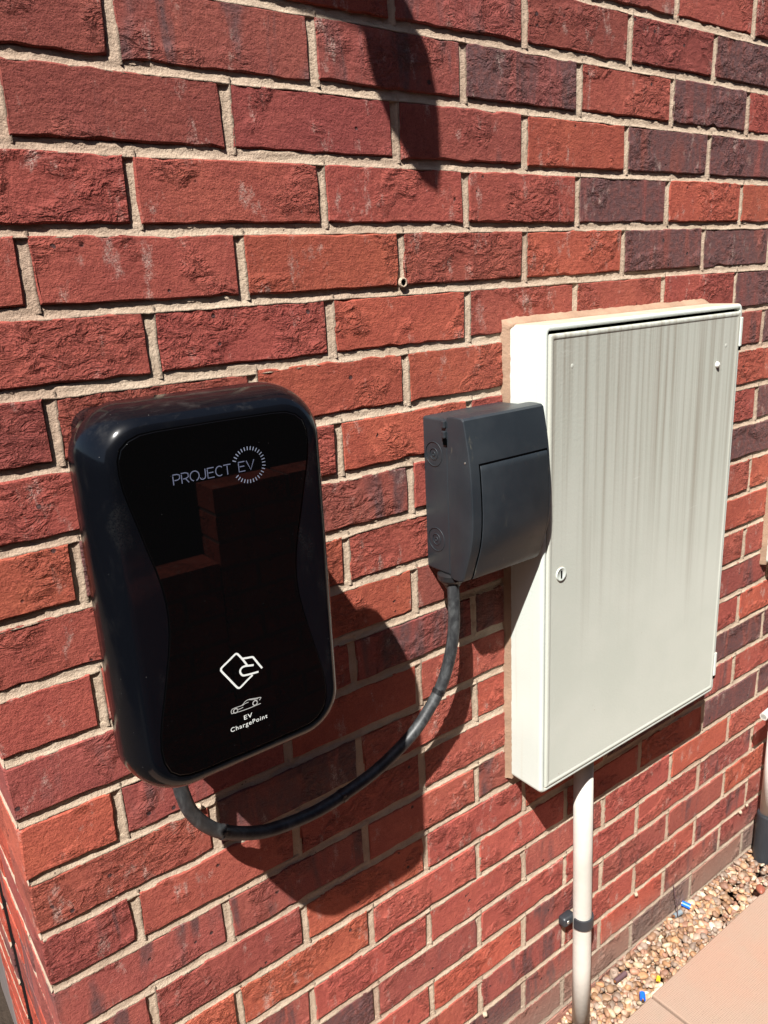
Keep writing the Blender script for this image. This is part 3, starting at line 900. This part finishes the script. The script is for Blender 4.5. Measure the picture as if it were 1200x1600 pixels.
def text_part(body, x, z, size, name, mat, parent, bold=0.0, width=None, y=None):
    cu = bpy.data.curves.new(name, 'FONT'); cu.body = body; cu.size = size; cu.offset = bold
    cu.space_character = 1.16
    tmp = bpy.data.objects.new(name, cu); COL.objects.link(tmp)
    bpy.context.view_layer.update()
    dg = bpy.context.evaluated_depsgraph_get()
    me = bpy.data.meshes.new_from_object(tmp.evaluated_get(dg))
    bpy.data.objects.remove(tmp, do_unlink=True)
    co = np.zeros(len(me.vertices) * 3); me.vertices.foreach_get('co', co); co = co.reshape(-1, 3)
    if width:
        co[:, 0] = (co[:, 0] - co[:, 0].min()) / (co[:, 0].max() - co[:, 0].min()) * width
    out = np.stack([co[:, 0] + x, np.full(len(co), -(y or GL) - 0.00005), co[:, 1] + z], 1)
    me.vertices.foreach_set('co', out.ravel()); me.update()
    me.materials.clear()
    return link(name, me, mat, parent, (0, 0, 0))
text_part('EV', -0.0352, -0.6799, 0.0066, 'lettering', M_print, ch, 0.00005, 0.0088)
text_part('ChargePoint', -0.0500, -0.6872, 0.0064, 'lettering', M_print, ch, 0.00004, 0.0392)

# ---------------------------------------------------------------- cable
path = [(-0.054, -0.052, -0.70), (-0.054, -0.052, -0.78), (-0.0545, -0.05, -0.8235), (-0.0525, -0.05, -0.841), (-0.046, -0.048, -0.8656), (-0.0303, -0.045, -0.8931), (-0.0068, -0.042, -0.9181), (0.0354, -0.04, -0.9424), (0.0714, -0.04, -0.9515), (0.1196, -0.04, -0.9555), (0.1661, -0.04, -0.9513), (0.2262, -0.04, -0.9379), (0.2834, -0.042, -0.9104), (0.3163, -0.044, -0.8816), (0.3426, -0.046, -0.8476), (0.3582, -0.048, -0.8065), (0.3669, -0.048, -0.7643), (0.3699, -0.046, -0.7265), (0.3740, -0.040, -0.690)]
cp = catmull(path, 8)
cable = link('cable', tube_mesh(cp, 0.0086, 20), M_cable, None, (0, 0, 0), smooth=True)
tag(cable, 'thick black sheathed cable sagging between the glossy charger and the charcoal enclosure', 'cable')
def cable_tie(pt, name='cable_tie'):
    P = Vector(pt)
    i = min(range(1, len(cp) - 1), key=lambda k: (cp[k] - P).length)
    t = (cp[i + 1] - cp[i - 1]).normalized(); c = cp[i]
    me = tube_mesh([c - t * 0.0035, c - t * 0.0032, c + t * 0.0032, c + t * 0.0035], [0.0087, 0.0096, 0.0096, 0.0087], 20)
    o = link(name, me, M_tie, cable, (0, 0, 0), smooth=False)
    hd = link('tie_head', from_bm('th', bevel_box((0.005, 0.0035, 0.004), 0.0006)), M_tie, cable, c + Vector((-0.002, -0.0085, 0.0045)))
for q in ((-0.0068, -0.042, -0.918), (0.1661, -0.04, -0.950), (0.3350, -0.045, -0.858)): cable_tie(q)

# ---------------------------------------------------------------- charcoal enclosure
en = tag(empty('isolator_enclosure', (0.3625, 0, -0.684)), 'small charcoal plastic enclosure with bulging hinged lid overlapping the meter box', 'electrical box')
EX0, EX1, EZ0, EZ1 = 0.3625, 0.5130, -0.6850, -0.4655
def rr3(i, d, r, dx=0.0): return [(x, -d, z) for x, z in rrect((EX0 + EX1) / 2, (EZ0 + EZ1) / 2, (EX1 - EX0) / 2 - i, (EZ1 - EZ0) / 2 - i, r, 5)]
eb = link('back_box', loft([rr3(0.0005, 0.001, 0.004), rr3(0.0, 0.040, 0.004), rr3(0.0, 0.0475, 0.004), rr3(0.0012, 0.0485, 0.004), rr3(0.0012, 0.0505, 0.004)]), M_grey, en, (0, 0, 0)); autosmooth(eb, 35)
# lid: side profile bulges, swept across the width
prof = [(-0.4625, 0.0500), (-0.4616, 0.0545), (-0.4610, 0.0600), (-0.4610, 0.0700), (-0.4618, 0.0785), (-0.4645, 0.0820), (-0.4760, 0.0846), (-0.4870, 0.0868), (-0.4990, 0.0893), (-0.5140, 0.0918), (-0.5300, 0.0938), (-0.5480, 0.0952), (-0.5680, 0.0963), (-0.5880, 0.0968), (-0.6060, 0.0963), (-0.6220, 0.0948), (-0.6360, 0.0922), (-0.6490, 0.0884), (-0.6610, 0.0842), (-0.6720, 0.0803), (-0.6820, 0.0772), (-0.6870, 0.0740), (-0.6892, 0.0680), (-0.6892, 0.0580), (-0.6880, 0.0500)]
def lid_mesh(x0, x1, prof, edge=0.0026, n=3):
    loops = []
    ctrz = sum(p[0] for p in prof) / len(prof)
    def ring(x, ins):
        out = []
        for z, d in prof:
            zz = z - (z - ctrz) / abs(z - ctrz + 1e-9) * ins * min(1, abs(z - ctrz) / 0.08) if abs(z - ctrz) > 1e-6 else z
            dd = max(0.05, d - ins)
            out.append((x, -dd, zz))
        return out
    for k in range(n + 1):
        a = math.radians(90 * k / n)
        loops.append(ring(x0 + edge * (1 - math.cos(a)), edge * (1 - math.sin(a))))
    for k in range(n, -1, -1):
        a = math.radians(90 * k / n)
        loops.append(ring(x1 - edge * (1 - math.cos(a)), edge * (1 - math.sin(a))))
    return loft(loops)
ld = link('lid', lid_mesh(EX0 - 0.0005, EX1 + 0.001, prof), M_grey, en, (0, 0, 0)); autosmooth(ld, 24)
# hinged flap set into the lid, with the shade of its gap painted black above and beside it
import bisect
fp = [(z, d) for z, d in prof if 0.07 < d][4:]
def depth_at(z):
    zs = [p[0] for p in prof[5:22]]
    for (za, da), (zb, db) in zip(prof[5:21], prof[6:22]):
        if zb <= z <= za:
            t = (za - z) / (za - zb); return da + (db - da) * t
    return 0.076
def patch_mesh(x0, x1, zt, zb, out, n=26, edge=0.0012):
    loops = []
    for (x, o_) in ((x0, -0.003), (x0, out - edge), (x0 + edge * 0.35, out - edge * 0.35), (x0 + edge, out), (x1 - edge, out), (x1 - edge * 0.35, out - edge * 0.35), (x1, out - edge), (x1, -0.003)):
        l = []
        for k in range(n + 1):
            z = zt + (zb - zt) * k / n
            oo = o_
            if k == 0: oo = -0.003
            l.append((x, -(depth_at(z) + oo), z if k else zt))
        loops.append(l)
    vs = [p for l in loops for p in l]; fs = []
    m = n + 1
    for i in range(len(loops) - 1):
        for k in range(n):
            fs.append((i * m + k, i * m + k + 1, (i + 1) * m + k + 1, (i + 1) * m + k))
    bm = bmesh.new(); me = mesh('p', vs, fs); bm.from_mesh(me); bpy.data.meshes.remove(me)
    me = from_bm('flap', bm); return me
FX0, FX1, FZT = 0.3795, 0.5070, -0.5195
g_ = link('flap_gap', patch_mesh(FX0 - 0.0018, FX1 + 0.0012, FZT + 0.0034, -0.6868, 0.0006, edge=0.0002), M_gapshade, en, (0, 0, 0))
fl = link('flap', patch_mesh(FX0, FX1, FZT, -0.6870, 0.0018, edge=0.0009), M_grey, en, (0, 0, 0)); autosmooth(fl, 50)
# knockout rings on the left side
def ring_mesh(r, w, h, n=32):
    return lathe([(r - w, 0.0006), (r - w, -h), (r, -h), (r + w * 0.4, 0.0006)], n, 'X')
for z in (-0.5155, -0.6375):
    for r_ in (0.0172, 0.0082, 0.0030):
        link('knockout_ring', ring_mesh(r_, 0.0009, 0.0006), M_grey, en, (EX0, -0.0215, z), smooth=False)
# lid seam and catch, cover screw
link('catch', from_bm('c', bevel_box((0.0055, 0.007, 0.010), 0.0015)), M_grey, en, (EX0 - 0.0012, -0.0450, -0.4860))
link('catch_slot', from_bm('c', bevel_box((0.0022, 0.0065, 0.0085), 0.0004)), M_gapshade, en, (EX0 - 0.0012, -0.0465, -0.4955))
link('catch', from_bm('c', bevel_box((0.0055, 0.007, 0.010), 0.0015)), M_grey, en, (EX0 - 0.0012, -0.0450, -0.4725))
link('stopper', lathe([(0.0, -0.0006), (0.0012, -0.0005), (0.0013, 0.0004)], 12, 'X'), M_metal, en, (EX0 - 0.0008, -0.0840, -0.5190))
gm = lathe([(0.0145, 0.0), (0.0205, -0.003), (0.0205, -0.010), (0.0185, -0.013), (0.0140, -0.017), (0.0089, -0.026)], 28, 'Z')
link('cable_gland', gm, M_tie, en, (0.3765, -0.036, -0.6845), smooth=False)

# ---------------------------------------------------------------- pipes
pp = tag(empty('drain_pipe', (0.691, -0.030, -1.72)), 'cream white pipe running down from the streaked meter box into the gravel', 'pipe')
link('pipe_run', tube_mesh([(0.684, -0.030, -1.095), (0.690, -0.030, -1.35), (0.6955, -0.030, -1.60), (0.698, -0.030, -1.79)], 0.0178, 28), M_pipe, pp, (0, 0, 0), smooth=True)
def saddle():
    loops = []
    n = 22
    for k in range(n + 1):
        a = math.radians(-8 + 196 * k / n)
        c, s = math.cos(a), math.sin(a)
        ri, ro = 0.0179, 0.0215
        loops.append([(c * ri, -s * ri, -0.011), (c * ro, -s * ro, -0.011), (c * (ro + 0.0006), -s * (ro + 0.0006), 0), (c * ro, -s * ro, 0.011), (c * ri, -s * ri, 0.011)])
    return loft(loops)
cl = link('pipe_clip', saddle(), M_clip, pp, (0.6932, -0.030, -1.492)); autosmooth(cl, 35)
for sx, xx in ((-1, 0.6932 - 0.0225), (1, 0.6932 + 0.0225)):
    fo = link('clip_foot', from_bm('cf', bevel_box((0.032, 0.019, 0.021), 0.006, 4)), M_clip, pp, (xx, -0.0105, -1.492), smooth=True)
link('screw', lathe([(0.0, -0.0012), (0.0030, -0.0010), (0.0040, 0.0), (0.0040, 0.002)], 16), M_metal, pp, (0.6932 - 0.0285, -0.0203, -1.4905), smooth=True)

p2 = tag(empty('service_pipe', (1.40, -0.035, -1.72)), 'white pipe with black lower sleeve at the right edge of the photo', 'pipe')
link('pipe_run', tube_mesh([(1.395, -0.034, -1.285), (1.395, -0.034, -1.62)], 0.018, 24), M_white, p2, (0, 0, 0), smooth=True)
link('sleeve', tube_mesh([(1.395, -0.034, -1.60), (1.395, -0.034, -1.605), (1.395, -0.034, -1.79)], [0.0215, 0.0235, 0.0245], 24), M_clip, p2, (0, 0, 0), smooth=False)
p3 = tag(empty('overflow_pipe', (1.36, -0.045, -1.285)), 'short white open pipe end poking out above the black sleeved pipe', 'pipe')
def hollow(p0, p1, ro, ri, n=20):
    p0, p1 = Vector(p0), Vector(p1); t = (p1 - p0).normalized()
    return tube_mesh([p0 + t * 0.02, p0, p0, p1], [ri, ri, ro, ro], n)
link('pipe_end', hollow((1.289, -0.052, -1.281), (1.50, -0.052, -1.262), 0.0088, 0.0062), M_white, p3, (0, 0, 0), smooth=False)

# ---------------------------------------------------------------- gravel strip
def gravel():
    bm = bmesh.new(); bmesh.ops.create_icosphere(bm, subdivisions=2, radius=1.0)
    base = np.array([v.co[:] for v in bm.verts]); faces = np.array([[v.index for v in f.verts] for f in bm.faces]); bm.free()
    cols = np.array([(0.46, 0.30, 0.19), (0.42, 0.24, 0.13), (0.58, 0.47, 0.33), (0.34, 0.26, 0.21), (0.27, 0.16, 0.10), (0.50, 0.36, 0.27), (0.38, 0.30, 0.25), (0.66, 0.58, 0.46), (0.36, 0.20, 0.14)])
    cols = cols * np.array([0.84, 0.80, 0.76])
    pr = np.array([4, 4, 2.4, 3, 4, 3, 4, 1.2, 4.0]); pr /= pr.sum()
    V, F, C = [], [], []
    N = 6200; off = 0
    xs = nrs.uniform(-0.3, 1.95, N); ys = nrs.uniform(-0.106, 0.006, N)
    for i in range(N):
        s = abs(nrs.normal(0, 1)); a = 0.0033 + 0.0030 * s if s < 2.2 else 0.0100
        rad = np.array([a * nrs.uniform(1.0, 1.5), a * nrs.uniform(0.85, 1.1), a * nrs.uniform(0.55, 0.85)])
        q = base.copy()
        ph = nrs.uniform(0, 6.28, 3); fr = nrs.uniform(1.2, 2.4, 3)
        q = q * (1 + 0.17 * np.sin(q[:, [1, 2, 0]] * fr * 1.3 + ph) + 0.09 * np.sin(q[:, [2, 0, 1]] * 3.1 + ph[::-1]))
        q = q * rad
        e = nrs.normal(0, 0.35, 2); th = nrs.uniform(0, 6.28)
        cx_, sx_ = math.cos(e[0]), math.sin(e[0]); cy_, sy_ = math.cos(e[1]), math.sin(e[1]); cz_, sz_ = math.cos(th), math.sin(th)
        Rz = np.array([[cz_, -sz_, 0], [sz_, cz_, 0], [0, 0, 1]]); Rx = np.array([[1, 0, 0], [0, cx_, -sx_], [0, sx_, cx_]]); Ry = np.array([[cy_, 0, sy_], [0, 1, 0], [-sy_, 0, cy_]])
        q = q @ (Rz @ Ry @ Rx).T
        y = min(max(ys[i], -0.106 + a * 0.9), 0.000 - a * 0.8)
        q += np.array([xs[i], y, -1.7355 + nrs.uniform(-0.016, 0.006) - 0.024 * max(0.0, min(1.0, (0.86 - xs[i]) / 0.2))])
        V.append(q); F.append(faces + off); off += len(base)
        c = cols[nrs.choice(len(cols), p=pr)] * nrs.uniform(0.6, 1.25)
        C.append(np.tile(np.append(np.clip(c, 0, 0.8), 1.0), (len(base), 1)))
    V = np.concatenate(V); F = np.concatenate(F); C = np.concatenate(C)
    me = bpy.data.meshes.new('gravel')
    me.vertices.add(len(V)); me.vertices.foreach_set('co', V.ravel())
    me.loops.add(F.size); me.loops.foreach_set('vertex_index', F.ravel().astype(np.int32))
    me.polygons.add(len(F)); me.polygons.foreach_set('loop_start', np.arange(0, F.size, 3, dtype=np.int32)); me.polygons.foreach_set('loop_total', np.full(len(F), 3, dtype=np.int32))
    me.update(calc_edges=True); me.validate()
    at = me.color_attributes.new('stone_colour', 'FLOAT_COLOR', 'POINT'); at.data.foreach_set('color', C.ravel())
    return me
gr = link('gravel', gravel(), M_pebble, None, (0, 0, 0), smooth=True)
tag(gr, 'tan and cream pebbles filling the strip between the brick wall and the peach slabs', 'gravel', kind='stuff')

# litter of cable offcuts on the pebbles
M_blue = plain('blue_pvc', (0.010, 0.12, 0.62), 0.4, var=0.1)
M_yellow = plain('yellow_pvc', (0.62, 0.52, 0.02), 0.45)
M_slate = plain('grey_pvc', (0.16, 0.19, 0.21), 0.5)
M_maroon = plain('brown_pvc', (0.09, 0.05, 0.055), 0.5)
M_copper = plain('copper_core', (0.60, 0.26, 0.10), 0.35, metallic=0.8)
def offcut(x, y, L, r, ang, mat, label, core=M_copper, tilt=0.1):
    root = tag(empty('cable_offcut', (x, y, -1.7200)), label, 'cable offcut')
    d = Vector((math.cos(ang), math.sin(ang), tilt)).normalized()
    c = Vector((x, y, -1.7200))
    link('sheath', tube_mesh([c - d * L / 2, c - d * L / 2 * 0.98, c + d * L / 2 * 0.98, c + d * L / 2], [r * 0.9, r, r, r * 0.9], 14), mat, root, (0, 0, 0), smooth=False)
    link('core', tube_mesh([c - d * (L / 2 + 0.002), c + d * (L / 2 + 0.002)], r * 0.45, 10), core, root, (0, 0, 0), smooth=False)
offcut(1.098, -0.009, 0.019, 0.0062, 1.9, M_blue, 'bright blue cable offcut on the pebbles close to the wall near the red stone')
offcut(0.816, -0.091, 0.015, 0.0058, 0.7, M_blue, 'bright blue cable offcut at the corner where two peach slabs meet')
offcut(1.060, 0.010 - 0.022, 0.022, 0.0055, -0.2, M_slate, 'slate grey cable offcut lying left of the upper blue one')
offcut(0.820, -0.034, 0.032, 0.0052, -0.1, M_maroon, 'dark brown cable offcut on the pebbles right of the cream pipe')
offcut(0.876, -0.087, 0.010, 0.0040, 0.5, M_yellow, 'small yellow cable offcut on the pebbles by the slab edge')
bm = bmesh.new(); bmesh.ops.create_icosphere(bm, subdivisions=3, radius=1.0)
for v in bm.verts: v.co = Vector((v.co.x * 0.016, v.co.y * 0.010, v.co.z * 0.0075)) * (1 + 0.08 * math.sin(v.co.x * 3 + 1) + 0.06 * math.cos(v.co.y * 4))
st = link('stone', from_bm('stone', bm), plain('red_brown_stone', (0.24, 0.075, 0.045), 0.5, 0.0008, 90), None, (1.245, -0.106, -1.6945), smooth=True)
st.rotation_euler = (0, 0.1, 0.6)
tag(st, 'red brown stone lying on the slab edge at the far right of the pebbles', 'stone')
tw = link('wire', tube_mesh(catmull([(1.050, -0.003, -1.640), (1.047, -0.010, -1.665), (1.053, -0.012, -1.688), (1.050, -0.018, -1.716)], 5), 0.0011, 8), M_maroon, None, (0, 0, 0), smooth=True)
tag(tw, 'thin dark bent wire sticking up from the pebbles against the bottom course', 'wire')

# ---------------------------------------------------------------- across the path: wall mirrored in the glass, added unseen light blockers
M_gwm = plain('dark_mortar', (0.10, 0.05, 0.04), 0.9)
gw = tag(empty('garden_wall', (0.5, -1.45, -1.75)), 'low stepped brick garden wall across the path mirrored in the charger glass', 'wall')
def gw_bricks(x0, x1, ztop, zbot, name):
    V, Fc = [], []
    z = ztop; r = 0
    while z > zbot:
        x = x0; first = True
        while x < x1 - 0.02:
            w = min(0.2125 if not (first and r % 2) else 0.10, x1 - x)
            bm = len(V); y0, y1 = -1.402, -1.502
            for (a, b_, c_) in ((x, y0, z - 0.063), (x + w, y0, z - 0.063), (x + w, y1, z - 0.063), (x, y1, z - 0.063), (x, y0, z), (x + w, y0, z), (x + w, y1, z), (x, y1, z)): V.append((a, b_, c_))
            for f in ((0, 1, 2, 3), (4, 7, 6, 5), (0, 4, 5, 1), (1, 5, 6, 2), (2, 6, 7, 3), (3, 7, 4, 0)): Fc.append(tuple(bm + q for q in f))
            x += w + 0.012; first = False
        z -= 0.075; r += 1
    o = link(name, mesh(name, V, Fc), M_brick, gw, (0, 0, 0)); o['kind'] = 'stuff'
    o.color = (0.27, 0.05, 0.03, 0.1)
gw_bricks(0.489, 2.7, -0.779, -1.72, 'brick')
gw_bricks(-1.3, 0.485, -0.978, -1.72, 'brick')
link('mortar', from_bm('m', bevel_box((2.2, 0.096, 0.93), 0, centre=(1.592, -1.452, -1.2475))), M_gwm, gw, (0, 0, 0))
link('mortar', from_bm('m', bevel_box((1.78, 0.096, 0.73), 0, centre=(-0.405, -1.452, -1.3475))), M_gwm, gw, (0, 0, 0))

fn = tag(empty('added_fence', (-3.2, 0.0, -1.78)), 'added unseen dark fence at the left that darkens the charger reflection', 'added fence')  # added unseen fence, darkens what the charger shell reflects
bd = from_bm('board', bevel_box((0.02, 0.145, 1.90), 0.002, 1))
for k in range(54):
    link('board', bd, M_timber, fn, (-3.2 + 0.004 * (k % 2), -3.1 + 0.149 * k, -0.83))
for k in range(4):
    link('post', from_bm('post', bevel_box((0.09, 0.09, 1.95), 0.004, 1)), M_timber, fn, (-3.26, -3.0 + 2.4 * k, -0.81))
nb = tag(empty('sky_blocking_wall', (1.0, -3.3, -1.78)), 'added unseen dark brick wall across the path that blocks low sky light', 'added wall')  # added unseen wall, holds sky and bounce light off the shadows
link('wall', from_bm('w', bevel_box((14.0, 0.3, 4.70), 0.0, centre=(1.0, -3.40, 0.57))), soil_material('dark_brick', (0.055, 0.022, 0.017), (0.08, 0.03, 0.022)), nb, (0, 0, 0))
link('eaves_board', from_bm('w', bevel_box((14.2, 0.06, 0.16), 0.004, centre=(1.0, -3.22, 2.87))), M_tie, nb, (0, 0, 0))
link('window', from_bm('w', bevel_box((1.1, 0.05, 1.0), 0.005, centre=(4.4, -3.235, 0.2))), M_glass, nb, (0, 0, 0))
path = link('path', mesh('path', [(-8, -3.25, -1.745), (9, -3.25, -1.745), (9, -0.7085, -1.745), (-8, -0.7085, -1.745)], [(0, 1, 2, 3)]), soil_material('dark_tarmac', (0.035, 0.034, 0.033), (0.06, 0.057, 0.055)))  # added unseen dark ground, cuts the light bounced onto the brickwork
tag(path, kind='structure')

# added unseen plate above the frame, shaped to throw the pointed shadow
hp = tag(empty('shadow_caster', (0.05, -0.02, 1.0)), 'added unseen plate above the frame that throws the pointed shadow at the top', 'shadow caster')
outl = [(.403, -.184), (.4095, -.155), (.4085, -.107), (.405, -.071), (.395, -.029), (.376, .006), (.359, .028), (.335, .055), (.30, .085), (.24, .105), (.17, .10), (.12, .07), (.15, .035), (.19, .010), (.215, .000), (.240, -.004), (.272, -.010), (.296, -.015), (.300, -.04), (.308, -.065), (.327, -.103), (.349, -.134), (.378, -.172)]
sdir = Vector((-1.36, -1.0, 2.34))
vs, n = [], len(outl)
for side in (0, 1):
    for (x, z) in outl:
        t = 0.24 + 0.03 * math.sin((z + 0.1) * 9) + side * 0.003
        p = Vector((x, 0, z)) + sdir * t
        vs.append(tuple(p))
fs = [tuple(range(n)), tuple(range(2 * n - 1, n - 1, -1))] + [(k, (k + 1) % n, n + (k + 1) % n, n + k) for k in range(n)]
bm = bmesh.new(); me = mesh('caster_plate', vs, fs); bm.from_mesh(me); bpy.data.meshes.remove(me); bmesh.ops.triangulate(bm, faces=[f for f in bm.faces if len(f.verts) > 4])
link('caster_plate', from_bm('caster_plate', bm), M_caster, hp, (0, 0, 0))
lp = Vector((0.14, 0, 0.07)) + sdir * 0.24
link('caster_rod', tube_mesh(catmull([tuple(lp), (lp.x - 0.06, lp.y + 0.05, lp.z + 0.12), (-0.28, -0.17, 0.98), (-0.30, -0.15, 1.05)], 6), 0.004, 8), M_caster, hp, (0, 0, 0), smooth=True)
